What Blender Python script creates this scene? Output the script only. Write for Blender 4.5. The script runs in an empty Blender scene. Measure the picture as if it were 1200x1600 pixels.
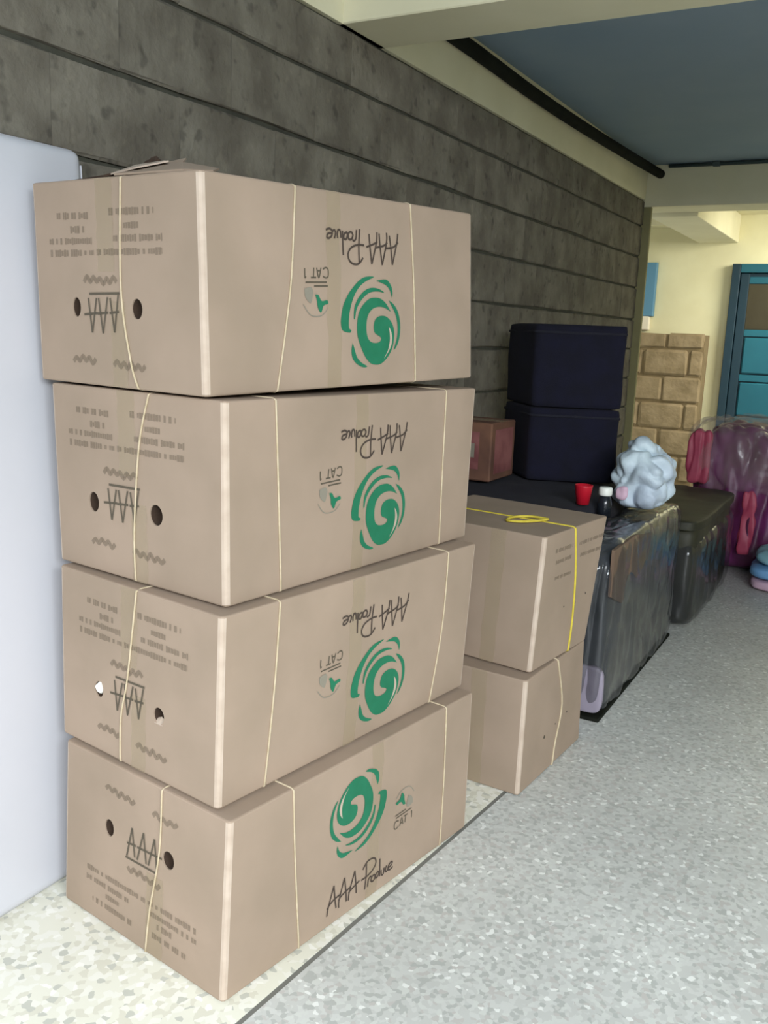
import bpy, bmesh, math, random
from mathutils import Vector, Matrix, noise
from mathutils.geometry import tessellate_polygon
random.seed(7)
SC = bpy.context.scene
COL = SC.collection

# ---------------------------------------------------------------- camera, sky, light, exposure
def make_camera():
    yaw, pitch, roll = -0.50403, 0.19696, 0.03906
    cy, sy, cp, sp = math.cos(yaw), math.sin(yaw), math.cos(pitch), math.sin(pitch)
    f = Vector((sy*cp, cy*cp, -sp)); r = Vector((cy, -sy, 0)); u = r.cross(f)
    r2 = math.cos(roll)*r + math.sin(roll)*u; u2 = -math.sin(roll)*r + math.cos(roll)*u
    m = Matrix(((r2.x, u2.x, -f.x), (r2.y, u2.y, -f.y), (r2.z, u2.z, -f.z))).to_4x4()
    m.translation = (0.96785, -1.43211, 1.33020)
    cam = bpy.data.cameras.new('camera'); cam.sensor_fit = 'VERTICAL'; cam.sensor_height = 32.0
    cam.lens = 1422.41 * 32.0 / 1600.0
    cam.clip_start = 0.05
    o = bpy.data.objects.new('camera', cam); o.matrix_world = m; COL.objects.link(o); SC.camera = o
make_camera()

world = bpy.data.worlds.new('world'); SC.world = world; world.use_nodes = True
bg = world.node_tree.nodes['Background']
bg.inputs[0].default_value = (0.86, 0.94, 1.0, 1); bg.inputs[1].default_value = 0.95

def area(name, loc, target, sx, sy, power, color):
    l = bpy.data.lights.new(name, 'AREA'); l.shape = 'RECTANGLE'; l.size = sx; l.size_y = sy
    l.energy = power; l.color = color
    o = bpy.data.objects.new(name, l); COL.objects.link(o); o.location = loc
    o.rotation_euler = (Vector(target) - Vector(loc)).to_track_quat('-Z', 'Y').to_euler()
    return o
# daylight through the open front of the veranda (behind the camera) and through the court at the far end
area('front_daylight', (3.3, -3.3, 3.2), (0.2, 0.0, 0.1), 3.6, 2.4, 800, (0.92, 0.965, 1.0))
court = area('court_daylight', (1.3, 6.1, 2.6), (0.1, 7.6, 1.5), 1.4, 1.2, 76, (1.0, 0.98, 0.88))
court.data.spread = math.radians(120)
SC.view_settings.view_transform = 'Standard'; SC.view_settings.look = 'None'
SC.view_settings.exposure = 0.0; SC.view_settings.gamma = 1.0; SC.view_settings.use_curve_mapping = False

# ---------------------------------------------------------------- helpers
def srgb(r, g, b):
    return tuple(((c/255)/12.92 if c/255 <= .04045 else ((c/255+.055)/1.055)**2.4) for c in (r, g, b)) + (1,)

def mat(name, color, rough=.8, color2=None, scale=8, bump=0, bump_scale=60, vary=0, coat=0, alpha=1, metal=0, detail=4, lo=.35, hi=.65, spec=.5, stretch=None):
    m = bpy.data.materials.new(name); m.use_nodes = True
    nt = m.node_tree; b = nt.nodes['Principled BSDF']; L = nt.links.new
    b.inputs['Roughness'].default_value = rough; b.inputs['Base Color'].default_value = color
    b.inputs['Metallic'].default_value = metal; b.inputs['Alpha'].default_value = alpha
    b.inputs['Coat Weight'].default_value = coat; b.inputs['Specular IOR Level'].default_value = spec
    tc = nt.nodes.new('ShaderNodeTexCoord'); src = tc.outputs['Object']
    if stretch:
        mp = nt.nodes.new('ShaderNodeMapping'); mp.inputs['Scale'].default_value = stretch
        L(src, mp.inputs[0]); src = mp.outputs[0]
    out = None
    if color2 is not None:
        n = nt.nodes.new('ShaderNodeTexNoise'); n.inputs['Scale'].default_value = scale; n.inputs['Detail'].default_value = detail
        L(src, n.inputs['Vector'])
        if vary:
            oi = nt.nodes.new('ShaderNodeObjectInfo'); va = nt.nodes.new('ShaderNodeVectorMath'); va.operation = 'MULTIPLY_ADD'
            va.inputs[1].default_value = (17, 31, 23); L(oi.outputs['Random'], va.inputs[0]); L(src, va.inputs[2]); L(va.outputs[0], n.inputs['Vector'])
        r = nt.nodes.new('ShaderNodeValToRGB'); r.color_ramp.elements[0].position = lo; r.color_ramp.elements[1].position = hi
        r.color_ramp.elements[0].color = color; r.color_ramp.elements[1].color = color2
        L(n.outputs['Fac'], r.inputs[0]); out = r.outputs[0]
        if vary:
            hs = nt.nodes.new('ShaderNodeHueSaturation'); mr = nt.nodes.new('ShaderNodeMapRange')
            mr.inputs['To Min'].default_value = 1-vary; mr.inputs['To Max'].default_value = 1+vary
            L(oi.outputs['Random'], mr.inputs[0]); L(mr.outputs[0], hs.inputs['Value']); L(out, hs.inputs['Color']); out = hs.outputs[0]
        L(out, b.inputs['Base Color'])
    if bump:
        n2 = nt.nodes.new('ShaderNodeTexNoise'); n2.inputs['Scale'].default_value = bump_scale; n2.inputs['Detail'].default_value = 6
        L(src, n2.inputs['Vector']); bp = nt.nodes.new('ShaderNodeBump'); bp.inputs['Strength'].default_value = bump; bp.inputs['Distance'].default_value = .01
        L(n2.outputs['Fac'], bp.inputs['Height']); L(bp.outputs[0], b.inputs['Normal'])
    return m

def terrazzo(name, base, chips, scale, rough=.45):
    m = bpy.data.materials.new(name); m.use_nodes = True; nt = m.node_tree; b = nt.nodes['Principled BSDF']; L = nt.links.new
    tc = nt.nodes.new('ShaderNodeTexCoord')
    nz = nt.nodes.new('ShaderNodeTexNoise'); nz.inputs['Scale'].default_value = scale*.6; L(tc.outputs['Object'], nz.inputs['Vector'])
    mx = nt.nodes.new('ShaderNodeMix'); mx.data_type = 'VECTOR'; mx.inputs[0].default_value = .012
    L(tc.outputs['Object'], mx.inputs[4]); L(nz.outputs['Color'], mx.inputs[5])
    v = nt.nodes.new('ShaderNodeTexVoronoi'); v.inputs['Scale'].default_value = scale; v.inputs['Randomness'].default_value = 1
    L(mx.outputs[1], v.inputs['Vector'])
    sep = nt.nodes.new('ShaderNodeSeparateColor'); L(v.outputs['Color'], sep.inputs[0])
    r = nt.nodes.new('ShaderNodeValToRGB'); r.color_ramp.interpolation = 'CONSTANT'
    els = r.color_ramp.elements; els[0].position = 0; els[0].color = base; els[1].position = chips[0][0]; els[1].color = chips[0][1]
    for p, c in chips[1:]:
        e = els.new(p); e.color = c
    L(sep.outputs[0], r.inputs[0])
    # large worn / dusty patches
    n = nt.nodes.new('ShaderNodeTexNoise'); n.inputs['Scale'].default_value = 1.7; n.inputs['Detail'].default_value = 5; L(tc.outputs['Object'], n.inputs['Vector'])
    mr = nt.nodes.new('ShaderNodeMapRange'); mr.inputs['From Min'].default_value = .3; mr.inputs['From Max'].default_value = .7
    mr.inputs['To Min'].default_value = .88; mr.inputs['To Max'].default_value = 1.08; L(n.outputs['Fac'], mr.inputs[0])
    hs = nt.nodes.new('ShaderNodeHueSaturation'); L(mr.outputs[0], hs.inputs['Value']); L(r.outputs[0], hs.inputs['Color'])
    L(hs.outputs[0], b.inputs['Base Color']); b.inputs['Roughness'].default_value = rough
    return m

def obj(name, me_or_bm, m=None, parent=None, smooth=False, loc=None):
    if isinstance(me_or_bm, bmesh.types.BMesh):
        me = bpy.data.meshes.new(name); bmesh.ops.recalc_face_normals(me_or_bm, faces=me_or_bm.faces[:]); me_or_bm.to_mesh(me); me_or_bm.free()
    else: me = me_or_bm
    if m is not None:
        for mm in (m if isinstance(m, (list, tuple)) else [m]): me.materials.append(mm)
    if smooth:
        for p in me.polygons: p.use_smooth = True
    o = bpy.data.objects.new(name, me); COL.objects.link(o)
    if parent: o.parent = parent
    if loc is not None: o.location = loc
    return o

def tag(o, label, cat, group=None):
    o['label'] = label; o['category'] = cat
    if group: o['group'] = group
    return o

def thing(name, label, cat, loc, rz=0, group=None):
    o = bpy.data.objects.new(name, None); COL.objects.link(o); o.empty_display_size = .1
    o.location = loc; o.rotation_euler = (0, 0, rz)
    return tag(o, label, cat, group)

def struct(name, bm, m, parent=None, label=None):
    o = obj(name, bm, m, parent)
    if not parent: o['kind'] = 'structure'
    if label: o['label'] = label
    return o

def box(bm, lo, hi, bev=0, seg=1):
    r = bmesh.ops.create_cube(bm, size=1)
    for v in r['verts']:
        v.co = Vector([lo[i] + (v.co[i]+.5)*(hi[i]-lo[i]) for i in range(3)])
    if bev:
        es = {e for v in r['verts'] for e in v.link_edges}
        bmesh.ops.bevel(bm, geom=list(es), offset=bev, segments=seg, affect='EDGES', profile=.6)
    return bm
def bx(lo, hi, bev=0, seg=1): return box(bmesh.new(), lo, hi, bev, seg)

def smooth_line(pts, n=6):
    P = [Vector(p) for p in pts]
    if len(P) < 3: return P
    out = []
    for i in range(len(P)-1):
        p0, p1, p2, p3 = P[max(i-1, 0)], P[i], P[i+1], P[min(i+2, len(P)-1)]
        for k in range(n):
            t = k/n
            out.append(.5*((2*p1) + (-p0+p2)*t + (2*p0-5*p1+4*p2-p3)*t*t + (-p0+3*p1-3*p2+p3)*t**3))
    return out + [P[-1]]

def tube(bm, pts, rad, sides=6, closed=False):
    P = [Vector(p) for p in pts]; rings = []; n = len(P)
    for i, p in enumerate(P):
        a = P[i-1] if (i or closed) else p; b = P[(i+1) % n] if (i < n-1 or closed) else p
        d = (b-a).normalized() if (b-a).length > 1e-9 else Vector((0, 0, 1))
        ref = Vector((0, 0, 1)) if abs(d.z) < .9 else Vector((1, 0, 0))
        x = d.cross(ref).normalized(); y = d.cross(x)
        rings.append([bm.verts.new(p + rad*(math.cos(2*math.pi*k/sides)*x + math.sin(2*math.pi*k/sides)*y)) for k in range(sides)])
    # keep rings aligned
    pairs = list(zip(rings, rings[1:])) + ([(rings[-1], rings[0])] if closed else [])
    for A, B in pairs:
        s = min(range(sides), key=lambda q: sum((A[k].co-B[(k+q) % sides].co).length for k in range(sides)))
        flip = [(k+s) % sides for k in range(sides)]
        for k in range(sides):
            try: bm.faces.new((A[k], A[(k+1) % sides], B[flip[(k+1) % sides]], B[flip[k]]))
            except ValueError: pass
    if not closed:
        bm.faces.new(rings[0]); bm.faces.new(rings[-1])
    return bm

def lathe(bm, prof, seg=24, c=(0, 0, 0)):
    rings = []
    for r, z in prof:
        rings.append([bm.verts.new((c[0]+r*math.cos(2*math.pi*k/seg), c[1]+r*math.sin(2*math.pi*k/seg), c[2]+z)) for k in range(seg)])
    for A, B in zip(rings, rings[1:]):
        for k in range(seg): bm.faces.new((A[k], A[(k+1) % seg], B[(k+1) % seg], B[k]))
    bm.faces.new(rings[0]); bm.faces.new(rings[-1])
    return bm

def lump(lo, hi, power=4, amp=.02, freq=5, seed=0, cuts=28, flat=True, crease=0, fold=(1, 1, 1)):
    """a soft rounded block with folds; sits flat on its underside"""
    bm = bmesh.new(); bmesh.ops.create_cube(bm, size=2)
    bmesh.ops.subdivide_edges(bm, edges=bm.edges[:], cuts=cuts, use_grid_fill=True)
    c = [(lo[i]+hi[i])/2 for i in range(3)]; h = [(hi[i]-lo[i])/2 for i in range(3)]
    for v in bm.verts:
        d = v.co.normalized(); q = sum(abs(x)**power for x in d)**(-1/power); s = d*q
        p = Vector([c[i]+s[i]*h[i] for i in range(3)])
        g = Vector([p[i]*fold[i]*freq for i in range(3)]); n1 = noise.noise(g + Vector((seed, seed*1.7, 3))); n2 = noise.noise(g*2.3 + Vector((seed*2.1, 5, seed)))
        f = amp*(n1 + .5*n2) - crease*max(0, .35-abs(noise.noise(g*1.4+Vector((9, seed, 1)))))*1.5
        p += Vector((d.x, d.y, d.z if not flat or d.z > -.2 else 0))*f
        if flat: p.z = max(p.z, lo[2])
        v.co = p
    return bm

# ---------------------------------------------------------------- materials
M = {}
M['block'] = mat('grey_block_stone', srgb(97, 91, 80), .95, srgb(130, 125, 112), 7, .6, 34, vary=.05, lo=.38, hi=.78, detail=8)
M['mortar'] = mat('dark_mortar', srgb(58, 58, 50), .95, srgb(70, 70, 60), 14, .4, 60)
M['cream'] = mat('cream_paint', srgb(234, 228, 198), .6, srgb(226, 220, 188), 3, .05, 30)
M['ochre'] = mat('olive_ochre_paint', srgb(150, 145, 104), .7, srgb(140, 134, 94), 4, .05, 30)
M['yellow'] = mat('yellow_cream_paint', srgb(224, 218, 178), .6, srgb(216, 209, 168), 3, .05, 30)
M['ceil'] = mat('blue_grey_ceiling_paint', srgb(134, 156, 176), .7, srgb(142, 162, 180), 2, .05, 20)
M['pipe'] = mat('black_pipe', srgb(22, 24, 20), .9, srgb(30, 32, 26), 12, spec=.1)
M['conduit'] = mat('grey_conduit', srgb(70, 84, 84), .5)
M['floor'] = terrazzo('grey_terrazzo', srgb(192, 193, 188), [(.34, srgb(200, 201, 196)), (.58, srgb(175, 177, 172)), (.74, srgb(202, 204, 198)), (.86, srgb(187, 184, 179)), (.96, srgb(226, 227, 222))], 95)
M['border'] = terrazzo('cream_terrazzo', srgb(222, 220, 204), [(.45, srgb(228, 226, 214)), (.70, srgb(210, 207, 190)), (.86, srgb(190, 190, 178)), (.93, srgb(236, 234, 224))], 70)
M['strip'] = mat('dark_divider', srgb(112, 112, 106), .6)
M['white'] = mat('white_laminate', srgb(197, 197, 203), .45, srgb(191, 192, 198), 2)
M['card'] = mat('brown_cardboard', srgb(158, 138, 120), .85, srgb(146, 128, 110), 4, .06, 18, vary=.03, detail=6)
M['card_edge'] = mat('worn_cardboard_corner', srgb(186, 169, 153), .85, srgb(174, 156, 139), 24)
M['card_unlit'] = mat('unlit_cardboard_inside', srgb(58, 42, 30), .95)  # dark brown stands in for the shade inside the carton
M['tape'] = mat('packing_tape', srgb(184, 167, 138), .45, srgb(178, 161, 130), 10, alpha=.3)
M['twine'] = mat('sisal_twine', srgb(192, 177, 150), .9, srgb(178, 162, 132), 60)
M['ystring'] = mat('yellow_twine', srgb(206, 188, 70), .8, srgb(190, 170, 52), 50)
M['green'] = mat('green_ink', srgb(16, 104, 72), .7, srgb(22, 110, 78), 30)
M['ink'] = mat('black_ink', srgb(66, 54, 46), .8)
M['ink2'] = mat('grey_ink', srgb(84, 76, 62), .85, alpha=.8)
M['pale'] = mat('faded_ink', srgb(112, 98, 80), .85, alpha=.36)
M['gblob'] = mat('pale_grey_ink', srgb(130, 124, 110), .85)
M['paper'] = mat('white_paper', srgb(235, 232, 222), .8)
M['navy'] = mat('navy_fabric', srgb(9, 9, 34), .95, srgb(6, 6, 26), 14, .25, 240)
M['navy2'] = mat('dark_navy_fabric', srgb(30, 30, 42), .95, srgb(24, 24, 36), 10, .25, 200)
M['red'] = mat('red_plastic', srgb(190, 24, 44), .4)
M['cap'] = mat('white_plastic', srgb(232, 234, 226), .4)
M['bottle'] = mat('dark_bottle', srgb(30, 34, 40), .2)
M['film'] = mat('grey_plastic_film', srgb(58, 60, 66), .10, bump=.9, bump_scale=13, alpha=.38, coat=1.0)
M['wrapdark'] = mat('dark_grey_cover', srgb(50, 55, 55), .25, srgb(78, 80, 82), 5, .9, 8, coat=.4)
M['wrapolive'] = mat('dark_olive_cover', srgb(58, 57, 40), .6, srgb(44, 43, 32), 5, .5, 9)
M['brown'] = mat('brown_board', srgb(118, 96, 78), .8, srgb(104, 84, 68), 6)
M['lilac'] = mat('lilac_cloth', srgb(140, 132, 146), .6)
M['bag'] = mat('pale_blue_plastic', srgb(198, 214, 222), .5, srgb(178, 190, 206), 6, .8, 16)
M['pinkpatch'] = mat('pink_cloth', srgb(206, 172, 190), .6)
M['purple'] = mat('purple_cloth', srgb(122, 50, 108), .35, srgb(82, 32, 62), 5, .7, 8, coat=.2)
M['pink'] = mat('rose_pink_cloth', srgb(190, 82, 106), .5, srgb(166, 60, 88), 8)
M['clear'] = mat('clear_plastic_sheet', srgb(206, 190, 186), .22, bump=.6, bump_scale=12, alpha=.17)
M['mint'] = mat('mint_cloth', srgb(150, 196, 204), .6, srgb(132, 180, 200), 8, .4, 14)
M['blue'] = mat('light_blue_cloth', srgb(112, 160, 206), .6)
M['stone'] = mat('tan_rubble_stone', srgb(126, 109, 80), .95, srgb(146, 128, 98), 9, .8, 30, vary=.08, detail=7)
M['stone_mortar'] = mat('ochre_mortar', srgb(128, 110, 78), .95, srgb(116, 99, 70), 12, .4, 50)
M['teal'] = mat('teal_gloss_paint', srgb(30, 92, 106), .4, srgb(26, 84, 98), 3)
M['teal_dark'] = mat('dark_teal_paint', srgb(18, 46, 58), .5)
M['pane'] = mat('brown_glass', srgb(70, 65, 50), .2, srgb(60, 55, 42), 4, coat=.4)
M['signblue'] = mat('sky_blue_board', srgb(88, 136, 164), .6)
M['signwhite'] = mat('cream_white_board', srgb(232, 222, 200), .6)
M['printpink'] = mat('pink_print', srgb(150, 96, 92), .7, srgb(112, 62, 62), 9)
M['printbrown'] = mat('brown_print', srgb(120, 84, 64), .8, srgb(92, 62, 50), 7)

def pitted(m):
    """dark pits and pale smears in the block faces"""
    nt = m.node_tree; b = nt.nodes['Principled BSDF']; L = nt.links.new; src = b.inputs['Base Color'].links[0].from_socket
    tc = nt.nodes.new('ShaderNodeTexCoord'); oi = nt.nodes.new('ShaderNodeObjectInfo'); va = nt.nodes.new('ShaderNodeVectorMath'); va.operation = 'MULTIPLY_ADD'
    va.inputs[1].default_value = (11, 7, 19); L(oi.outputs['Random'], va.inputs[0]); L(tc.outputs['Object'], va.inputs[2])
    n = nt.nodes.new('ShaderNodeTexNoise'); n.inputs['Scale'].default_value = 19; n.inputs['Detail'].default_value = 2; L(va.outputs[0], n.inputs['Vector'])
    r = nt.nodes.new('ShaderNodeValToRGB'); r.color_ramp.elements[0].position = .30; r.color_ramp.elements[0].color = (.62, .62, .62, 1); r.color_ramp.elements[1].position = .40; r.color_ramp.elements[1].color = (1, 1, 1, 1)
    e = r.color_ramp.elements.new(.62); e.color = (1, 1, 1, 1); e = r.color_ramp.elements.new(.72); e.color = (1.22, 1.22, 1.2, 1)
    L(n.outputs['Fac'], r.inputs[0]); mx = nt.nodes.new('ShaderNodeMix'); mx.data_type = 'RGBA'; mx.blend_type = 'MULTIPLY'; mx.inputs[0].default_value = 1
    L(src, mx.inputs[6]); L(r.outputs[0], mx.inputs[7]); L(mx.outputs[2], b.inputs['Base Color'])
pitted(M['block'])

# ---------------------------------------------------------------- setting
WX = -0.75
# stone block wall on the left: dark mortar core with every block a piece of its own
wall = struct('wall_left', bx((-1.0, -1.6, 0), (WX-.012, 5.30, 2.295)), M['mortar'])
courses = [0.0, .22, .43, .64, .85, 1.06, 1.265, 1.475, 1.695, 1.91, 2.12, 2.295]
blk = {}
def block_mesh(h, l, var):
    key = (round(h, 3), round(l, 3), var)
    if key not in blk:
        rnd = random.Random(str(key)); bm = bmesh.new(); prof = [(-.02, 0), (-.005, 0), (0, .005), (0, h*.33), (0, h*.66), (0, h-.005), (-.005, h), (-.02, h)]
        rows = [[bm.verts.new((x, q, z)) for x, z in prof] for q in (0, l*.5, l)]
        for A, B in zip(rows, rows[1:]):
            for k in range(8): bm.faces.new((A[k], A[(k+1) % 8], B[(k+1) % 8], B[k]))
        bm.faces.new(rows[0]); bm.faces.new(rows[-1])
        for v in bm.verts:
            if v.co.x > -.012: v.co += Vector((rnd.uniform(-.0015, .0015), 0, rnd.uniform(-.003, .003)))
        me = bpy.data.meshes.new('stone_block'); bmesh.ops.recalc_face_normals(bm, faces=bm.faces[:]); bm.to_mesh(me); bm.free(); me.materials.append(M['block']); blk[key] = me
    return blk[key]
for i, (a, b) in enumerate(zip(courses, courses[1:])):
    y = -1.6 - (.21 if i % 2 else 0)
    while y < 5.29:
        y0, y1 = max(y, -1.6), min(y+.42, 5.3)
        if y1-y0 > .06:
            o = bpy.data.objects.new('stone_block', block_mesh(b-a-.013, round(y1-y0-.0015, 4), (i*3+int(y*5)) % 3))
            COL.objects.link(o); o.parent = wall; o.location = (WX+random.uniform(-.001, .001), y0+.0008, a+.0065)
        y += .42
# floor: grey terrazzo, cream border against the wall, thin dividing strip
def slab(poly, z0, z1):
    bm = bmesh.new(); A = [bm.verts.new((x, y, z0)) for x, y in poly]; B = [bm.verts.new((x, y, z1)) for x, y in poly]
    n = len(poly); bm.faces.new(A); bm.faces.new(B)
    for k in range(n): bm.faces.new((A[k], A[(k+1) % n], B[(k+1) % n], B[k]))
    return bm
ex = lambda y: .029 + .083*min(y, 1.1)      # the border line kinks where the smaller cartons stand
fl = struct('floor', slab([(ex(-5)+.006, -5), (4.2, -5), (4.2, 8), (-1.6, 8), (-1.6, 5.6), (ex(5.6)+.006, 5.6), (ex(1.1)+.006, 1.1)], -.1, 0), M['floor'])
struct('floor_border', slab([(-1.0, -5), (ex(-5)-.006, -5), (ex(1.1)-.006, 1.1), (ex(5.6)-.006, 5.6), (-1.0, 5.6)], -.1, 0), M['border'], fl)
struct('dividing_strip', slab([(ex(-5)-.006, -5), (ex(-5)+.006, -5), (ex(1.1)+.006, 1.1), (ex(5.6)+.006, 5.6), (ex(5.6)-.006, 5.6), (ex(1.1)-.006, 1.1)], -.1, -.001), M['strip'], fl)
# ceiling and beams
struct('ceiling', bx((-1.0, -2.6, 2.53), (2.9, 5.62, 2.68)), M['ceil'])  # front part runs on unseen, its edge set to shade the upper cartons
struct('trim_1', bx((-1.0, -1.6, 2.2955), (WX+.006, 5.3, 2.53)), M['cream'])                # beam along the wall head
struct('trim_2', bx((-1.0, 1.27, 2.2955), (2.9, 1.55, 2.5295), .004), M['cream'])                # beam across the veranda
struct('trim_3', bx((-1.0, 5.301, 2.25), (2.9, 5.62, 2.5295), .004), M['cream'])              # far beam
struct('pillar', bx((-1.0, 5.301, 0), (-.695, 5.33, 2.2495), .004), M['ochre'])
struct('unseen_wall_right', bx((2.9, -.6, 0), (3.1, 8, 2.68)), M['cream'])  # out of view, added to keep side light off the veranda
# passage beyond the pillar
struct('wall_back', bx((-2.2, 7.5, 0), (3.1, 7.7, 3.0)), M['yellow'])
struct('wall_passage', bx((-2.2, 5.62, 0), (-2.0, 7.5, 3.0)), M['yellow'])
struct('ceiling_passage', bx((-2.2, 5.63, 2.46), (.75, 7.5, 2.6)), M['cream'])
struct('trim_4', bx((-.78, 5.63, 2.22), (-.44, 7.5, 2.4595), .004), M['cream'])            # beam along the passage
struct('trim_5', bx((-2.0, 7.30, 2.36), (-.785, 7.4995, 2.4595), .003), M['cream'])           # bracket beam on the far wall
# pipe and conduit under the ceiling
pp = [(-.775, 1.56, 2.49), (-.772, 2.3, 2.487), (-.765, 2.9, 2.475), (-.75, 3.6, 2.47), (-.73, 4.4, 2.475), (-.705, 5.28, 2.485)]
pp = [(x+.055, y, z-.022) for x, y, z in pp]
p = obj('service_pipe', tube(bmesh.new(), smooth_line(pp, 5), .030, 10), M['pipe'], smooth=True)
tag(p, 'thick black pipe running along the corner of ceiling and wall beam', 'pipe')
bm = tube(bmesh.new(), [(-.60, 5.285, 2.514), (.6, 5.285, 2.512), (2.85, 5.285, 2.514)], .012, 8)
p = obj('conduit', bm, M['conduit'], smooth=True); tag(p, 'thin grey conduit running across the top of the far beam', 'conduit')
obj('junction_box', bx((-.31, 5.265, 2.498), (-.26, 5.300, 2.529), .004), M['conduit'], p)

# rubble stone half wall against the far wall
hw = struct('wall_half', bx((-1.75, 7.26, 0), (-.595, 7.46, 1.395)), M['stone_mortar'])
for i in range(7):
    if i > 5 and .15+.243*(i-1) > 1.35: break
    z1 = 1.41 - (0 if i == 0 else .15 + .243*(i-1)); z0 = 1.41 - (.15 + .243*i)
    z0 = max(z0, 0.0)
    y = -1.75 + (-.20 if i % 2 else 0)
    while y < -.61:
        a, b = max(y, -1.75), min(y+.41, -.59)
        if b-a > .05:
            rnd = random.Random(i*31+int(y*20)); bm = bx((a+.009, 7.240, z0+.010), (b-.009, 7.30, z1-.009), .016)
            for v in bm.verts: v.co += Vector([rnd.uniform(-.007, .007) for _ in range(3)])
            obj('rubble_stone', bm, M['stone'], hw)
        y += .41

# teal door in the far wall
dr = bpy.data.objects.new('door_1', None); COL.objects.link(dr); dr.location = (-.45, 7.5, 0); dr['kind'] = 'structure'
def dpart(n, lo, hi, m, par=dr, bev=.004): return obj(n, bx(lo, hi, bev), m, par)
dpart('jamb', (0, -.10, 0), (.07, -.002, 2.03), M['teal_dark']); dpart('jamb', (.93, -.10, 0), (1.0, -.002, 2.03), M['teal_dark'])
dpart('head', (.071, -.10, 1.955), (.929, -.002, 2.03), M['teal'])
leaf = dpart('leaf', (.075, -.055, .02), (.925, -.015, 1.95), M['teal_dark'])
dpart('stile', (.075, -.075, .02), (.15, -.056, 1.95), M['teal_dark'], leaf); dpart('stile', (.85, -.075, .02), (.925, -.056, 1.95), M['teal_dark'], leaf)
for z in (.02, .62, 1.00, 1.40, 1.86):
    dpart('rail', (.151, -.073, z), (.849, -.056, z+(.06 if z > .1 else .18)), M['teal'], leaf)
for z0, z1 in ((.21, .61), (.69, .99), (1.07, 1.39)):
    dpart('panel', (.160, -.080, z0), (.840, -.056, z1), M['teal'], leaf, .012)
dpart('pane', (.151, -.064, 1.462), (.849, -.056, 1.858), M['pane'], leaf, .001)

# notice board on the far wall
nb = thing('notice_board', 'sky blue board with a cream lower strip, on the yellow far wall beside the pillar', 'board', (-1.36, 7.46, 1.43))
obj('panel', bx((0, -.03, .125), (.235, .039, .615), .004), M['signblue'], nb)
obj('lower_strip', bx((.0, -.028, 0), (.205, .039, .124), .003), M['signwhite'], nb)

# white slab leaning on the wall behind the cartons
bm = bx((-.045, -1.25, 0), (0, .12, 1.70), .028, 4)
wp = obj('white_panel', bm, M['white'], smooth=True); wp.location = (-.625, 0, .0015); wp.rotation_euler = (0, -math.atan(.052/1.2), 0)
tag(wp, 'tall plain white panel with rounded corners leaning on the block wall beside the cartons', 'panel')
obj('edge_strip', bx((-.036, .1205, .03), (-.009, .1235, 1.67), .001), M['white'], wp)

# ---------------------------------------------------------------- cartons
CORN = {"b4":[[-0.0448,-0.1815,-0.0006],[0.0892,0.6964,0.0077],[-0.4436,0.7715,0.0143],[-0.5776,-0.1063,0.006],[-0.0357,-0.174,0.3994],[0.0913,0.689,0.3922],[-0.4376,0.7657,0.3926],[-0.5646,-0.0973,0.3998]],"b3":[[-0.0778,-0.1587,0.4059],[0.0515,0.7027,0.3927],[-0.466,0.7821,0.3809],[-0.5953,-0.0793,0.394],[-0.07,-0.1569,0.7992],[0.0663,0.7098,0.7903],[-0.4574,0.7928,0.7898],[-0.5937,-0.0739,0.7987]],"b2":[[-0.0914,-0.1193,0.8057],[0.0165,0.7497,0.8034],[-0.5081,0.8165,0.7958],[-0.616,-0.0525,0.7981],[-0.093,-0.1236,1.1938],[0.0225,0.7512,1.1953],[-0.5052,0.8157,1.1853],[-0.6208,-0.0591,1.1838]],"b1":[[-0.1268,-0.1349,1.2024],[0.0152,0.7352,1.2247],[-0.5127,0.8152,1.2231],[-0.6546,-0.0549,1.2008],[-0.1357,-0.1412,1.5922],[-0.004,0.7226,1.6211],[-0.5269,0.8036,1.6311],[-0.6587,-0.0602,1.6023]],"s2":[[0.1503,0.9323,-0.0017],[0.1831,1.4216,0.0193],[-0.316,1.4507,0.0193],[-0.3489,0.9615,-0.0017],[0.1489,0.9418,0.3775],[0.1794,1.4011,0.3251],[-0.3197,1.4303,0.3251],[-0.3502,0.9709,0.3775]],"s1":[[0.1385,0.9941,0.3602],[0.1844,1.3864,0.346],[-0.311,1.4544,0.346],[-0.3569,1.0621,0.3602],[0.1555,0.9955,0.7721],[0.2195,1.3985,0.7794],[-0.2759,1.4665,0.7794],[-0.3398,1.0635,0.7721]]}
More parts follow.
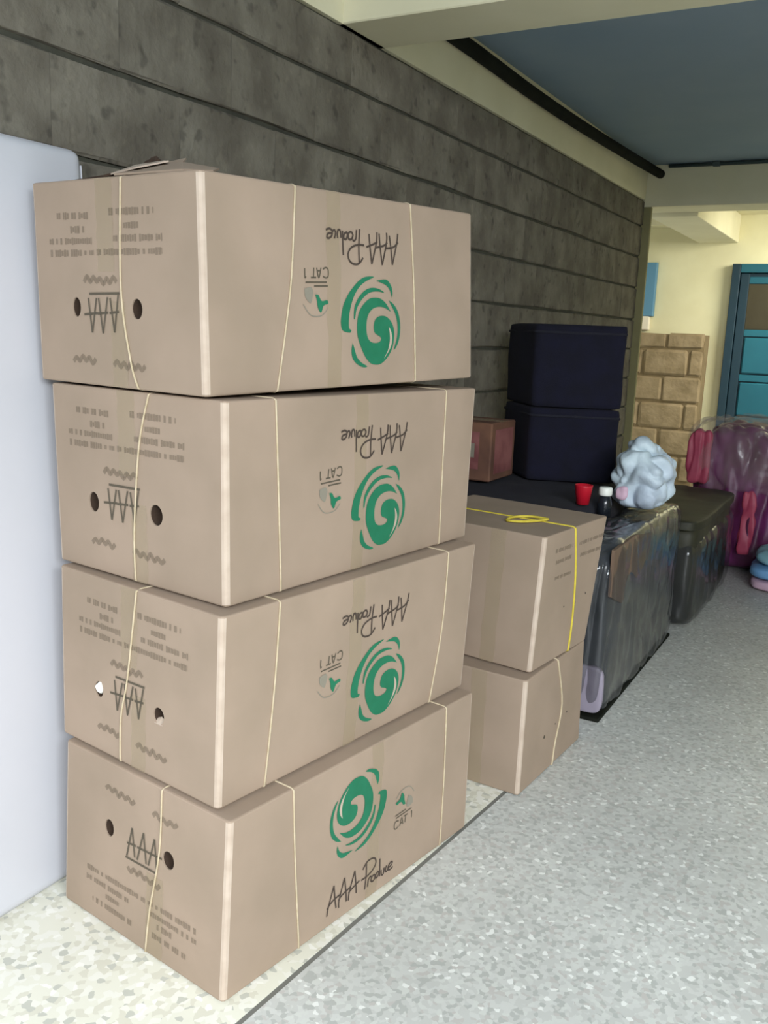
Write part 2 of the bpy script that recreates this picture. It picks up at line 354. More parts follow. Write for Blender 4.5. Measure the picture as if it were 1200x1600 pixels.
PRN = {"logo":{"crescent":[[0.4569,0.2876],[0.438,0.2923],[0.4262,0.3059],[0.4227,0.335],[0.4235,0.3619],[0.4312,0.4245],[0.4489,0.4833],[0.4715,0.5294],[0.4943,0.5648],[0.5173,0.5834],[0.5507,0.5854],[0.5205,0.5624],[0.4973,0.5357],[0.4809,0.5031],[0.4678,0.4619],[0.4579,0.412],[0.4527,0.3623],[0.4523,0.3126],[0.4618,0.3012]],"tip_top":[[0.559,0.5654],[0.5813,0.5741],[0.6021,0.5735],[0.6178,0.5466],[0.6247,0.5118],[0.6221,0.4786],[0.6159,0.5113],[0.602,0.5408],[0.5847,0.5535]],"ring":[[0.4709,0.3626],[0.4732,0.417],[0.4838,0.4581],[0.5003,0.4929],[0.5202,0.5169],[0.5436,0.5276],[0.5707,0.5224],[0.5913,0.5028],[0.5707,0.5085],[0.5469,0.5071],[0.5267,0.4967],[0.5067,0.4706],[0.4902,0.438],[0.4802,0.4036],[0.4751,0.3581]],"swirl":[[0.6171,0.4004],[0.598,0.4446],[0.5773,0.4694],[0.5568,0.4754],[0.5332,0.4696],[0.5131,0.4458],[0.4965,0.4132],[0.4865,0.3719],[0.4828,0.3171],[0.4857,0.2621],[0.4984,0.2063],[0.5145,0.1543],[0.5344,0.1203],[0.5547,0.1119],[0.5754,0.1153],[0.5999,0.145],[0.6214,0.1971],[0.6307,0.2594],[0.6291,0.3075],[0.6186,0.3457],[0.6011,0.3716],[0.5837,0.3784],[0.5665,0.3734],[0.5527,0.3545],[0.5474,0.3171],[0.5523,0.2843],[0.5727,0.2652],[0.5778,0.2509],[0.5691,0.2346],[0.552,0.2303],[0.5351,0.2378],[0.5235,0.2614],[0.5188,0.3032],[0.5208,0.3541],[0.5294,0.3912],[0.5463,0.4171],[0.5702,0.4272],[0.5944,0.4209]],"sliver":[[0.6079,0.3195],[0.6183,0.2884],[0.6217,0.2452],[0.6126,0.1974],[0.5877,0.1433],[0.6037,0.1881],[0.6117,0.2406],[0.6119,0.2789]],"arc":[[0.6086,0.4638],[0.6297,0.4411],[0.6475,0.3988],[0.6563,0.3364],[0.6542,0.2687],[0.6431,0.2157],[0.6286,0.1895],[0.6396,0.24],[0.6452,0.2882],[0.6436,0.3459],[0.6349,0.3937],[0.619,0.436]],"tip_bottom":[[0.4661,0.235],[0.4611,0.1985],[0.464,0.157],[0.4782,0.1238],[0.5043,0.1011],[0.5209,0.1047],[0.4978,0.1273],[0.4817,0.1561],[0.4739,0.1934]]},"script":[[[0.6481,0.8263],[0.6433,0.7734],[0.625,0.656]],[[0.6126,0.8122],[0.6188,0.7469],[0.625,0.656]],[[0.6492,0.7801],[0.6277,0.751],[0.5948,0.7408]],[[0.6017,0.8248],[0.6014,0.7733],[0.5835,0.6516]],[[0.5716,0.8171],[0.5754,0.7468],[0.5835,0.6516]],[[0.6049,0.7737],[0.5884,0.7542],[0.5563,0.7397]],[[0.5631,0.8214],[0.5607,0.7674],[0.5419,0.6518]],[[0.5316,0.808],[0.5353,0.7413],[0.5419,0.6518]],[[0.5649,0.7709],[0.5437,0.7538],[0.5208,0.7394]],[[0.4961,0.8273],[0.4922,0.7355],[0.4937,0.6494]],[[0.5081,0.6818],[0.4916,0.6492],[0.4695,0.6468],[0.4558,0.6646],[0.4521,0.6971],[0.4642,0.7289],[0.4883,0.746],[0.5127,0.7466]],[[0.484,0.8214],[0.4813,0.7781],[0.4744,0.765],[0.4685,0.7696]],[[0.4648,0.8095],[0.4549,0.8014],[0.4539,0.774],[0.4637,0.7711],[0.4706,0.7919],[0.4648,0.8095]],[[0.449,0.8048],[0.4392,0.7962],[0.4371,0.7725],[0.4448,0.7683],[0.4497,0.787],[0.449,0.8048]],[[0.432,0.8096],[0.433,0.7437],[0.4345,0.6867]],[[0.4263,0.7725],[0.4239,0.8072],[0.4162,0.8103],[0.4134,0.7867],[0.4147,0.7692]],[[0.4025,0.7662],[0.4073,0.7938],[0.4029,0.8081],[0.3953,0.7999]],[[0.3729,0.8052],[0.386,0.8127],[0.3953,0.8015],[0.3932,0.7782],[0.383,0.7644],[0.3763,0.7703],[0.3809,0.7869],[0.3945,0.7917]]],"cat":[[[0.3608,0.6083],[0.3712,0.6174],[0.3793,0.6074],[0.379,0.575],[0.3707,0.5662],[0.3604,0.5734]],[[0.3546,0.6157],[0.3467,0.5625],[0.3399,0.6142]],[[0.3518,0.5994],[0.342,0.5984]],[[0.3377,0.565],[0.3196,0.5634]],[[0.3286,0.5642],[0.3302,0.6132]],[[0.2994,0.6074],[0.3,0.5618],[0.3033,0.5684]],[[0.3016,0.5392],[0.3743,0.5449]],[[0.33,0.5228],[0.3778,0.5262]]],"leaf":[[0.3332,0.4802],[0.3441,0.4781],[0.3548,0.4489],[0.3735,0.4541],[0.3778,0.4363],[0.3613,0.4264],[0.3524,0.3902],[0.3417,0.4159],[0.3394,0.4482]],"blob":[[0.2977,0.5073],[0.3191,0.5167],[0.3268,0.4959],[0.324,0.4636],[0.3183,0.4366],[0.306,0.4521],[0.2991,0.473]],"hexline":[[[0.2933,0.4302],[0.3177,0.3775],[0.3542,0.3756],[0.3768,0.4117]]],"aaa":[[[0.3587,0.4529],[0.5451,0.4582]],[[0.5371,0.4499],[0.5073,0.2694]],[[0.4875,0.4345],[0.5073,0.2694]],[[0.5381,0.37],[0.4811,0.362]],[[0.4721,0.4384],[0.4363,0.262]],[[0.4166,0.4331],[0.4363,0.262]],[[0.4733,0.3639],[0.407,0.3576]],[[0.4033,0.4328],[0.3694,0.2632]],[[0.352,0.4318],[0.3694,0.2632]],[[0.4072,0.3597],[0.3227,0.3507]]],"lines":[[[0.1706,0.83],[0.3722,0.8255]],[[0.4989,0.8399],[0.7568,0.8373]],[[0.2556,0.7617],[0.3462,0.762]],[[0.5821,0.7744],[0.6695,0.7744]],[[0.1143,0.7072],[0.3909,0.7065]],[[0.5203,0.716],[0.7994,0.7163]],[[0.1183,0.6487],[0.4023,0.6501]],[[0.417,0.6522],[0.7969,0.6546]]],"lines2":[[[0.3299,0.5174],[0.5306,0.5219]],[[0.2389,0.1222],[0.3834,0.1272]],[[0.4944,0.1196],[0.6802,0.1096]]]}
PLC = {"holes":{"b1":[[0.2721,0.3854],[0.6414,0.3863]],"b2":[[0.252,0.3813],[0.6292,0.3834]],"b3":[[0.2704,0.3628],[0.6551,0.361]],"b4":[[0.3076,0.6098],[0.6746,0.6155]]},"logo_c":{"b1":[0.5366,0.3473],"b2":[0.5429,0.3423],"b3":[0.5608,0.3326],"b4":[0.4629,0.6207]},"aaa_c":{"b1":[0.4456,0.3588],"b2":[0.4414,0.4006],"b3":[0.471,0.3841],"b4":[0.5169,0.5977]},"script_c":{"b1":[0.5045,0.7438],"b2":[0.5012,0.7449],"b3":[0.5412,0.7257],"b4":[0.4912,0.1606]},"cat_c":{"b1":[0.334,0.4909],"b2":[0.3333,0.4996],"b3":[0.3519,0.4761],"b4":[0.6804,0.4519]},"tw_r":{"b1":[[[0.2717,0.9889],[0.257,0.5953],[0.2378,0.3444],[0.2053,-0.0096]],[[0.7011,0.9927],[0.7161,0.4955],[0.7202,0.0056]]],"b2":[[[0.15,0.9993],[0.1608,0.551],[0.173,-0.0138]],[[0.8354,0.9982],[0.8398,0.4602],[0.8458,0.0114]]],"b3":[[[0.173,0.9732],[0.1647,0.5489],[0.1436,0.0021]],[[0.8488,0.9933],[0.8508,0.5114],[0.8179,0.0442]]],"b4":[[[0.2013,1.0001],[0.2169,0.5875],[0.2458,0.0128]],[[0.8486,1.0213],[0.8562,0.5186],[0.8542,-0.0138]]]},"tw_e":{"b1":[[0.5789,0.9978],[0.5563,0.4787],[0.5964,0.1411],[0.6352,0.0095]],"b2":[[0.6079,1.0143],[0.5441,0.7214],[0.5022,0.2732],[0.5014,0.0345]],"b3":[[0.5197,0.8543],[0.4629,0.495],[0.4206,0.2646],[0.4153,0.006]],"b4":[[0.63,0.9848],[0.6247,0.6388],[0.5765,0.2743],[0.5552,0.0298]]}}
SML = {"s1tw":[[0.4427,1.0092],[0.5623,0.6188],[0.6336,0.2629],[0.6493,-0.0001]],"s2tw":[[0.4942,0.9929],[0.6149,0.5368],[0.5332,0.1889],[0.5084,0.0301]],"s1dots":[[0.818,0.4245],[0.6344,0.386],[0.4388,0.4008]],"s1lines":[[[0.1753,0.8683],[0.4468,0.8679]],[[0.1994,0.7803],[0.4427,0.7836]],[[0.5548,0.8592],[0.967,0.8598]],[[0.598,0.7661],[0.9635,0.758]],[[0.2128,0.6606],[0.463,0.6562]]],"s2dots":[[0.7186,0.4094],[0.3482,0.3482],[0.522,0.3863]],"s1e":[[0.6764,0.9804],[0.7461,0.0317]]}
for n in CORN: CORN[n] = [Vector(c) for c in CORN[n]]
for n, z in (('b4', .3970), ('b3', .7955), ('b2', 1.1930), ('s2', .357)):
    for k in range(4, 8): CORN[n][k].z = z
for up, lo in (('b3', 'b4'), ('b2', 'b3'), ('b1', 'b2'), ('s1', 's2')):           # each carton rests on the one below
    for k in range(4):
        base = CORN[lo][k+4].z + .0048
        if up == 'b1' and k in (1, 2): base += .022
        CORN[up][k].z = base
for k in range(4):
    CORN['b4'][k].z = .0025; CORN['s2'][k].z = .0025
FACES = {'r': (0, 1, 5, 4), 'e': (3, 0, 4, 7), 'b': (3, 2, 6, 7), 'f': (2, 1, 5, 6), 't': (4, 5, 6, 7), 'd': (0, 1, 2, 3)}

class Carton:
    def __init__(s, key, name, label, group=None):
        C = CORN[key]; s.key = key
        loc = sum(C[:4], Vector())/4; loc.z = min(c.z for c in C[:4])
        s.root = thing(name, label, 'box', loc, 0, group)
        s.c = [c-loc for c in C]; s.mid = sum(s.c, Vector())/8
    def P(s, f, u, v, off=0):
        a, b, c, d = [s.c[i] for i in FACES[f]]
        p = a*(1-u)*(1-v)+b*u*(1-v)+c*u*v+d*(1-u)*v
        n = ((b-a).cross(d-a)).normalized()
        if n.dot((a+c)/2-s.mid) < 0: n = -n
        return p + n*off
    def body(s, holes=()):
        bm = bmesh.new(); V = [bm.verts.new(c) for c in s.c]
        for f in FACES.values(): bm.faces.new([V[i] for i in f])
        bmesh.ops.recalc_face_normals(bm, faces=bm.faces[:])
        bmesh.ops.subdivide_edges(bm, edges=bm.edges[:], cuts=9, use_grid_fill=True)
        vert_e = [e for e in bm.edges if abs((e.verts[0].co-e.verts[1].co).normalized().z) > .8 and e.calc_face_angle(0) > .9]
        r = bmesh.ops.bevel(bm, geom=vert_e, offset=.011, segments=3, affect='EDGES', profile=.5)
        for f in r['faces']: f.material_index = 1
        hor = [e for e in bm.edges if len(e.link_faces) == 2 and e.calc_face_angle(0) > .9]
        bmesh.ops.bevel(bm, geom=hor, offset=.004, segments=2, affect='EDGES', profile=.5)
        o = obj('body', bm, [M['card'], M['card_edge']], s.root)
        if holes:
            cb = bmesh.new()
            for u, v, ru, rv in holes:
                p = s.P('e', u, v); ax = (s.P('e', u, v, 1)-p).normalized(); ux = (s.P('e', u+.01, v)-p).normalized(); uz = (s.P('e', u, v+.01)-p).normalized()
                A, B = [], []
                for k in range(20):
                    t = 2*math.pi*k/20; q = p+ux*ru*math.cos(t)+uz*rv*math.sin(t)
                    A.append(cb.verts.new(q+ax*.01)); B.append(cb.verts.new(q-ax*.045))
                cb.faces.new(A); cb.faces.new(B[::-1])
                for k in range(20): cb.faces.new((A[k], B[k], B[(k+1) % 20], A[(k+1) % 20]))
            cut = obj('cutter', cb, None, s.root)
            md = o.modifiers.new('holes', 'BOOLEAN'); md.operation = 'DIFFERENCE'; md.object = cut; md.solver = 'EXACT'
            dg = bpy.context.evaluated_depsgraph_get(); me = bpy.data.meshes.new_from_object(o.evaluated_get(dg))
            o.modifiers.clear(); o.data = me; bpy.data.objects.remove(cut)
            for u, v, ru, rv in holes:                                     # liner added to paint the shade inside the hand hole
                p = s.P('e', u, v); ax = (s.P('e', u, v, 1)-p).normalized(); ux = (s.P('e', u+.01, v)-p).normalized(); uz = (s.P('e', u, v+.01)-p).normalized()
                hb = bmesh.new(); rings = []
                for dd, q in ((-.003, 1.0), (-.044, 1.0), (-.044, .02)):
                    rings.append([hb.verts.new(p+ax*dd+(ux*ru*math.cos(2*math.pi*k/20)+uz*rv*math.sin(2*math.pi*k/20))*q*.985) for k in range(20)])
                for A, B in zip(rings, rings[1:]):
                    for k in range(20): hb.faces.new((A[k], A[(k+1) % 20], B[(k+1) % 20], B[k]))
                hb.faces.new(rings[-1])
                obj('hand_hole', hb, M['card_unlit'], s.root)
        return o
    def strokes(s, name, f, lines, w, m, off=.0014, n=6, tr=None, parent=None):
        bm = bmesh.new()
        for ln in lines:
            if tr: ln = [tr(q) for q in ln]
            P = smooth_line([s.P(f, u, v, off) for u, v in ln], n)
            nrm = (s.P(f, .5, .5, 1)-s.P(f, .5, .5, 0)).normalized(); L = None
            for i, p in enumerate(P):
                d = P[min(i+1, len(P)-1)]-P[max(i-1, 0)]
                if d.length < 1e-7: continue
                sd = d.normalized().cross(nrm)*w*.5
                a, b = bm.verts.new(p+sd), bm.verts.new(p-sd)
                if L: bm.faces.new((L[0], a, b, L[1]))
                L = (a, b)
        return obj(name, bm, m, parent or s.root)
    def polys(s, name, f, shapes, m, off=.0014, tr=None, parent=None):
        bm = bmesh.new()
        for sh in shapes:
            Q = [Vector((u, v, 0)) for u, v in (tr(q) if tr else q for q in sh)]
            Q = smooth_line(Q+[Q[0]], 3)[:-1]
            V = [bm.verts.new(s.P(f, q.x, q.y, off)) for q in Q]
            for t in tessellate_polygon([[Vector((q.x*.87, q.y*.4, 0)) for q in Q]]):
                try: bm.faces.new([V[i] for i in t])
                except ValueError: pass
        return obj(name, bm, m, parent or s.root)
    def words(s, name, f, lines, h, m, seed=0, tr=None):
        """rows of small unreadable printed letters"""
        rnd = random.Random(seed); bm = bmesh.new()
        for (a, b) in lines:
            du, t, n = abs(b[0]-a[0]), 0.0, 0
            while t < 1:
                w = rnd.uniform(.010, .016)/du
                if n and rnd.random() < .18: t += .014/du
                k = h*rnd.uniform(.7, 1.15); u0, v0 = a[0]+(b[0]-a[0])*t, a[1]+(b[1]-a[1])*t; u1 = a[0]+(b[0]-a[0])*min(1, t+w)
                V = [(u0, v0-k/2), (u1, v0-k/2), (u1, v0+k/2), (u0, v0+k/2)]
                bm.faces.new([bm.verts.new(s.P(f, *(tr(q) if tr else q), .0014)) for q in V]); t += w+.0018/du; n += 1
        return obj(name, bm, m, s.root)
    def scrawl(s, name, f, a, b, h, w, m, seed=0, tr=None):
        rnd = random.Random(seed); n = max(4, int(abs(b[0]-a[0])/.02)); ln = []
        for k in range(n+1):
            t = k/n; ln.append((a[0]+(b[0]-a[0])*t, a[1]+(b[1]-a[1])*t + h*(.5 if k % 2 else -.5)*rnd.uniform(.3, 1.1)))
        return s.strokes(name, f, [ln], w, m, n=4, tr=tr)
    def twine(s, pts, f='r', m='twine', rad=.0021):
        """a loop round the whole carton that follows pts on the face it shows"""
        opp = {'r': 'b', 'e': 'f'}[f]; u1, u0 = pts[0][0], pts[-1][0]
        pts = [(u, min(.992, max(.008, v))) for u, v in pts]; pts[0] = (u1, .992); pts[-1] = (u0, .008)
        path = smooth_line([s.P(f, u, v, .0018) for u, v in pts], 5)
        if f == 'r':
            bot = [s.P('d', u0, t, .0) for t in (.012, .5, .988)]; top = [s.P('t', u1, t, .0002) for t in (.988, .5, .012)]
            back = [s.P('b', u0, .008, .0018), s.P('b', u1, .992, .0018)]
        else:
            bot = [s.P('d', t, 1-u0, .0) for t in (.012, .5, .988)]; top = [s.P('t', t, 1-u1, .0002) for t in (.988, .5, .012)]
            back = [s.P('f', 1-(1-u0), .008, .0018), s.P('f', u1, .992, .0018)]
        return obj('twine', tube(bmesh.new(), path+bot+back+top, rad, 6, True), M[m], s.root, smooth=True)
    def tape(s, f, u, v0, v1, w, name='tape'):
        bm = bmesh.new(); L = None; n = 8
        for k in range(n+1):
            v = v0+(v1-v0)*k/n; wob = .004*math.sin(k*2.3+u*9)
            a, b = bm.verts.new(s.P(f, u-w+wob, v, .0007)), bm.verts.new(s.P(f, u+w+wob, v, .0007))
            if L: bm.faces.new((L[0], a, b, L[1]))
            L = (a, b)
        return obj(name, bm, M['tape'], s.root)

LAB = {'b4': 'bottom carton of the tall stack, on the floor with its green swirl logo upright',
       'b3': 'second carton from the floor in the tall stack, with white paper in a hand hole',
       'b2': 'second carton from the top of the tall stack, its green swirl logo upside down',
       'b1': 'topmost brown carton of the tall stack, with torn flaps sticking up'}
c0 = PLC['logo_c']['b1']; a0 = PLC['aaa_c']['b1']
for key in ('b4', 'b3', 'b2', 'b1'):
    c = Carton(key, 'cardboard_carton', LAB[key], 'produce cartons in the tall stack')
    rr = {'b1': (.0165, .0195), 'b2': (.0195, .0215), 'b3': (.017, .018), 'b4': (.018, .02)}[key]
    c.body([(h[0], h[1], rr[0]*(.86 if i == 0 else 1), rr[1]) for i, h in enumerate(PLC['holes'][key])])
    lc, ac = PLC['logo_c'][key], PLC['aaa_c'][key]
    if key == 'b4':
        tr = lambda q: (lc[0]-(q[0]-c0[0]), lc[1]-(q[1]-c0[1])); ts = lambda q: (tr(q)[0]-.004, tr(q)[1]-.064)
        te = lambda q: (ac[0]-(q[0]-a0[0]), ac[1]-(q[1]-a0[1]))
    else:
        tr = lambda q: (lc[0]+q[0]-c0[0], lc[1]+q[1]-c0[1]); ts = tr
        te = lambda q: (ac[0]+q[0]-a0[0], ac[1]+q[1]-a0[1])
    G = PRN['logo']
    c.polys('logo', 'r', [G[k] for k in ('crescent', 'tip_top', 'ring', 'swirl', 'arc', 'tip_bottom')], M['green'], tr=tr)
    c.polys('logo_highlight', 'r', [G['sliver']], M['card_edge'], off=.0017, tr=tr)
    c.strokes('lettering', 'r', PRN['script'], .0044, M['ink'], tr=ts)
    c.strokes('grade_lettering', 'r', PRN['cat'], .0034, M['ink2'], n=4, tr=tr)
    c.polys('leaf_print', 'r', [PRN['leaf']], M['green'], off=.0020, tr=tr)
    c.polys('grey_print', 'r', [PRN['blob']], M['gblob'], tr=tr)
    c.strokes('outline_print', 'r', PRN['hexline'], .0022, M['gblob'], tr=tr)
    c.strokes('end_lettering', 'e', PRN['aaa'], .0050, M['ink2'], n=2, tr=te)
    c.words('faded_print', 'e', PRN['lines'], .032, M['pale'], 3, tr=te)
    for i, ln in enumerate(PRN['lines2']): c.scrawl('faded_print', 'e', ln[0], ln[1], .035, .010, M['pale'], 8+i, tr=te)
    for t in PLC['tw_r'][key]: c.twine([tuple(q) for q in t])
    c.twine([tuple(q) for q in PLC['tw_e'][key]], 'e')
    c.tape('r', {'b1': .40, 'b2': .46, 'b3': .455, 'b4': .53}[key], .002, .998, .024)
    if key == 'b4': c.tape('e', .60, .002, .48, .05)
    else: c.tape('e', .47, .56, .998, .05); c.tape('e', .53, .002, .42, .045)
    if key == 'b3':                                                       # paper bulging out of one hand hole, torn flap in the other
        u, v = PLC['holes'][key][0]; q = c.P('e', u+.004, v+.012, -.004)
        o = obj('paper', lump((-.012, -.010, -.014), (.012, .010, .014), 2.2, .004, 60, 4, 6, False), M['paper'], c.root, True, q)
        u, v = PLC['holes'][key][1]; bm = bmesh.new()
        for k in range(5):
            a = c.P('e', u-.026+.013*k, v-.046, .001); b = c.P('e', u-.022+.011*k, v-.01-.012*abs(k-2)*.5, -.008)
            bm.verts.new(a); bm.verts.new(b)
        bm.verts.ensure_lookup_table()
        for k in range(4): bm.faces.new((bm.verts[2*k], bm.verts[2*k+2], bm.verts[2*k+3], bm.verts[2*k+1]))
        obj('hole_flap', bm, M['card_edge'], c.root)
    if key == 'b1':                                                       # flaps torn open on top
        def flap(pts, th, m='card'):
            bm = bmesh.new(); A = [bm.verts.new(p) for p in pts]; B = [bm.verts.new(Vector(p)-Vector((0, 0, th))) for p in pts]; n = len(pts)
            bm.faces.new(A); bm.faces.new(B[::-1])
            for k in range(n): bm.faces.new((A[k], B[k], B[(k+1) % n], A[(k+1) % n]))
            return obj('flap', bm, M[m], c.root)
        T = lambda u, v, h: c.P('t', v, 1-u, h)                            # u across from the wall side, v into the depth
        flap([T(.22, .03, .004), T(.44, .015, .006), T(.50, .10, .034), T(.46, .20, .040), T(.38, .16, .036)], .004, 'card_unlit')
        flap([T(.52, .008, .006), T(.90, .008, .004), T(.88, .10, .012), T(.80, .16, .024), T(.66, .13, .036), T(.60, .17, .050), T(.55, .10, .030)], .004)
        flap([T(.44, .03, .010), T(.60, .03, .018), T(.64, .10, .036), T(.53, .14, .044), T(.47, .09, .032)], .003, 'card_edge')
        obj('torn_scrap', lump((-.022, -.018, 0), (.022, .018, .026), 2.5, .010, 40, 2, 6), M['card_unlit'], c.root, False, T(.44, .16, .028))

# two smaller cartons behind the tall stack
for key, lab in (('s2', 'lower of the two smaller brown cartons, on the terrazzo floor'), ('s1', 'upper of the two smaller brown cartons, tied with yellow twine')):
    c = Carton(key, 'cardboard_carton', lab, 'smaller cartons in the low stack'); c.body()
    c.tape('e', .70, .002, .998, .05)
    if key == 's1':
        c.twine([tuple(q) for q in SML['s1tw']], 'r', 'ystring', .0036)
        [c.words('faded_print', 'r', [ln], .03, M['pale'], 5+i) for i, ln in enumerate(SML['s1lines'])]
        c.tape('e', .30, .002, .998, .05)
        u = SML['s1tw'][0][0]
        loop = [c.P('t', u+a, b, .006) for a, b in ((.05, .20), (-.06, .225), (-.17, .29), (-.20, .37), (-.06, .385), (.05, .31), (.05, .20))]
        obj('twine_bow', tube(bmesh.new(), smooth_line(loop, 5), .0042, 6), M['ystring'], c.root, True)
    else:
        c.twine([tuple(q) for q in SML['s2tw']], 'r', 'twine', .003)
    for i, (u, v) in enumerate(SML[key+'dots']):
        r = (.008, .011, .007)[i]; c.polys('ink_mark', 'r', [[(u+r*1.2*math.cos(t*.785), v+r*(1+.5*(i % 2))*math.sin(t*.785)) for t in range(8)]], M['ink2'] if i else M['ink'])

# ---------------------------------------------------------------- goods at the back
o = tag(obj('navy_chest', lump((-.73, 1.56, 0), (.005, 2.79, .70), 16, .006, 4, 3, 24), M['navy2'], smooth=True), 'low flat-topped dark navy fabric covered chest behind the smaller cartons', 'chest')
bm = bmesh.new()
for y in (1.5, ): pass
bm.free()
quad = [(-.645, 2.63), (-.405, 2.35), (-.055, 2.50), (-.295, 2.765)]
def navy_block(z0, z1, seed, name, label, grp):
    bm = bmesh.new(); nz = 10; n = 10; rows = []
    bmesh.ops.create_cube(bm, size=2); bmesh.ops.subdivide_edges(bm, edges=bm.edges[:], cuts=16, use_grid_fill=True)
    for v in bm.verts:
        d = v.co.normalized(); q = sum(abs(x)**30 for x in d)**(-1/30); s = d*q; u, w = (s.x+1)/2, (s.y+1)/2
        A, B, C_, D = [Vector((*p, 0)) for p in quad]
        p = A*(1-u)*(1-w)+B*u*(1-w)+C_*u*w+D*(1-u)*w
        p.z = z0+(s.z+1)/2*(z1-z0)
        f = .012*noise.noise(p*5+Vector((seed, 0, 0)))
        v.co = p + Vector((d.x, d.y, d.z if d.z > -.2 else 0))*f; v.co.z = min(max(v.co.z, z0), z1)
    o = obj(name, bm, M['navy'], smooth=True); tag(o, label, 'covered block', grp)
    pts = []
    for k in range(40):
        t = k/40*4; i = int(t); a, b = Vector((*quad[i], 0)), Vector((*quad[(i+1) % 4], 0)); m_ = sum((Vector((*p, 0)) for p in quad), Vector())/4
        p = a.lerp(b, t-i); p = m_+(p-m_)*.985; pts.append((p.x, p.y, z1-.035))
    obj('piping', tube(bmesh.new(), pts, .006, 5, True), M['navy2'], o, True)
    return o
navy_block(.706, 1.028, 2, 'navy_fabric_block', 'lower of two large dark navy fabric blocks stacked against the block wall', 'stacked navy fabric blocks')
navy_block(1.030, 1.385, 6, 'navy_fabric_block', 'upper of two large dark navy fabric blocks stacked against the block wall', 'stacked navy fabric blocks')

pc = thing('printed_carton', 'small pink and brown printed carton between the tall stack and navy blocks', 'box', (-.62, 2.275, .712))
obj('body', bx((-.10, -.14, 0), (.125, .13, .25), .006), M['printbrown'], pc)
obj('label_print', bx((.126, -.10, .03), (.1275, .10, .22)), M['printpink'], pc); obj('label_print', bx((-.02, -.1418, .05), (.07, -.1405, .21)), M['printpink'], pc)
obj('white_label', bx((.02, -.1435, .10), (.05, -.142, .16)), M['gblob'], pc)
obj('tape', bx((-.101, -.03, .2502), (.126, .03, .252)), M['tape'], pc)

bm = lathe(bmesh.new(), [(.001, 0), (.024, 0), (.034, .070), (.035, .075), (.031, .075), (.022, .006), (.001, .006)], 20)
o = tag(obj('cup', bm, M['red'], smooth=True), 'small red plastic cup standing in front of the navy blocks', 'cup'); o.location = (-.030, 1.955, .704)
bt = thing('bottle', 'dark bottle with a white cap beside the red cup', 'bottle', (.035, 2.03, .6505))
obj('bottle_body', lathe(bmesh.new(), [(.001, 0), (.026, 0), (.028, .05), (.022, .078), (.015, .084), (.001, .084)], 18), M['bottle'], bt, True)
obj('bottle_cap', lathe(bmesh.new(), [(.001, .085), (.024, .085), (.026, .090), (.026, .114), (.022, .118), (.001, .118)], 18), M['cap'], bt, True)

# plastic-wrapped upright bundle next to the smaller cartons
wb = thing('wrapped_bundle', 'tall dark bundle wrapped in shiny grey plastic on the floor beside the smaller cartons', 'bundle', (.115, 2.17, 0))
obj('contents', lump((-.085, -.57, .012), (.085, .56, .63), 9, .012, 6, 3, 26), M['wrapdark'], wb, True)
bm = bmesh.new(); yz = [(-.575, .625), (-.575, .46), (-.42, .40), (-.06, .49), (-.02, .59), (-.30, .63)]
A = [bm.verts.new((.076, y, z)) for y, z in yz]; B = [bm.verts.new((.0875, y, z)) for y, z in yz]; bm.faces.new(A); bm.faces.new(B)
for k in range(6): bm.faces.new((A[k], A[(k+1) % 6], B[(k+1) % 6], B[k]))
obj('brown_board', bm, M['brown'], wb)
obj('lilac_cloth', lump((-.04, -.592, .03), (.088, -.566, .20), 5, .006, 12, 5, 10), M['lilac'], wb, True)
obj('plastic_wrap', lump((-.098, -.605, .004), (.102, .585, .648), 8, .012, 9, 11, 44, True, .03, (1, 1, .28)), M['film'], wb, True)
obj('base_edge', bx((-.088, -.588, 0), (.086, .56, .014), .003), M['pipe'], wb)

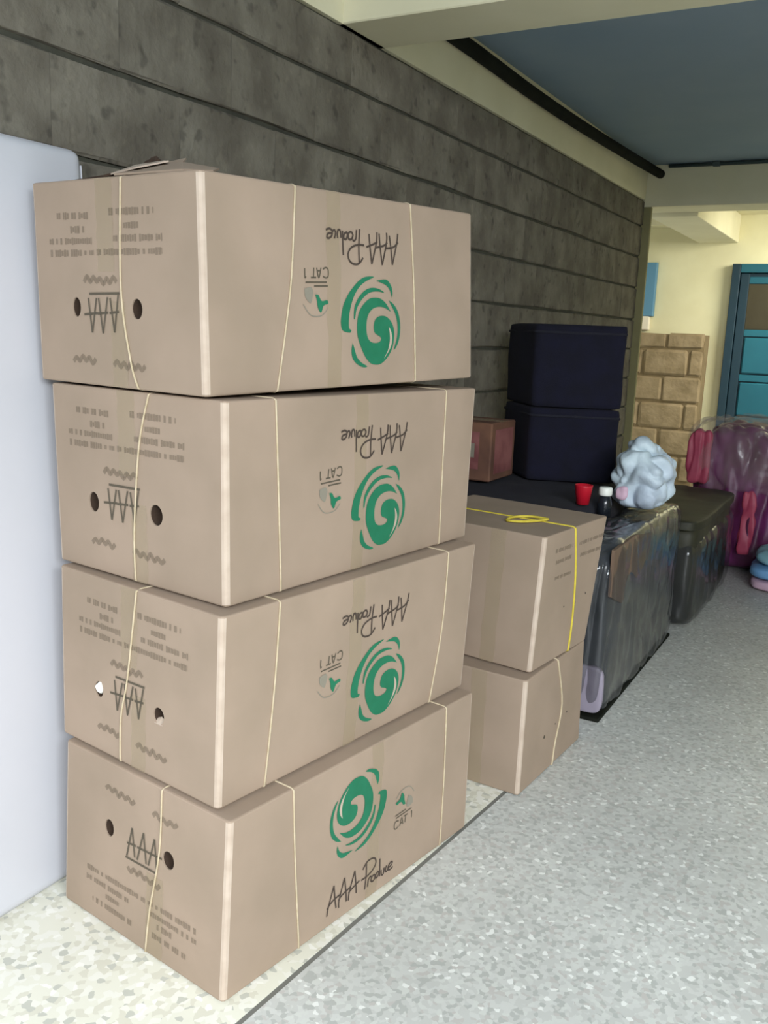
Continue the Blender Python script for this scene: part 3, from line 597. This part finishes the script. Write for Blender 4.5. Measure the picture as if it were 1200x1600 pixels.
db = thing('covered_crate', 'dark olive covered crate under grey plastic behind the wrapped bundle', 'crate', (.10, 3.43, 0))
obj('contents', lump((-.26, -.58, .0), (.155, .50, .50), 10, .010, 5, 8, 22), M['wrapolive'], db, True)
obj('top_cover', lump((-.27, -.60, .47), (.168, .52, .525), 8, .008, 7, 9, 20, False), M['wrapolive'], db, True)
obj('plastic_wrap', lump((-.28, -.60, .002), (.176, .53, .44), 9, .012, 8, 5, 36, True, .03, (1, 1, .3)), M['film'], db, True)

# pale knotted plastic bag on the bundle
pb = thing('plastic_bag', 'pale blue crumpled plastic bag sitting on top of the wrapped bundle', 'bag', (.115, 2.28, .661))
obj('bag_body', lump((-.12, -.13, 0), (.12, .13, .235), 3.2, .028, 8, 21, 34, True, .045), M['bag'], pb, True)
obj('bag_top', lump((-.08, -.07, .17), (.075, .07, .285), 2.6, .02, 9, 8, 18, False, .02), M['bag'], pb, True)
obj('pink_print', lump((-.075, -.134, .04), (-.025, -.112, .10), 2.4, .006, 20, 3, 8, False), M['pinkpatch'], pb, True)

# big purple bundle in clear plastic
pu = thing('purple_bundle', 'large purple and pink cloth bundle under clear plastic in front of the teal door', 'bundle', (.26, 4.45, 0))
obj('cloth', lump((-.30, -.28, 0), (.36, .28, .86), 5, .035, 7, 14, 40, True, .05, (1, 1, .22)), M['purple'], pu, True)
obj('pink_cloth', lump((-.335, -.315, .50), (-.19, -.22, .83), 5, .012, 9, 4, 18, False, .03, (1, 1, .4)), M['pink'], pu, True)
obj('pink_strip', lump((.0, -.305, .12), (.085, -.26, .50), 5, .012, 10, 6, 16, False, .03, (1, 1, .4)), M['pink'], pu, True)
obj('clear_plastic', lump((-.355, -.335, .46), (.42, .32, .90), 5, .03, 8, 17, 40, False, .05, (1, 1, .4)), M['clear'], pu, True)

lb = thing('folded_bundle', 'mint and light blue folded cloth bundle on the floor in front of the purple bundle', 'bundle', (.60, 3.98, 0))
obj('lower_cloth', lump((-.21, -.20, 0), (.25, .20, .07), 4, .010, 10, 2, 18), M['pinkpatch'], lb, True)
obj('middle_cloth', lump((-.225, -.21, .066), (.26, .21, .14), 4, .010, 10, 7, 18), M['blue'], lb, True)
obj('upper_cloth', lump((-.20, -.19, .136), (.24, .19, .225), 3.2, .012, 9, 9, 18), M['mint'], lb, True)
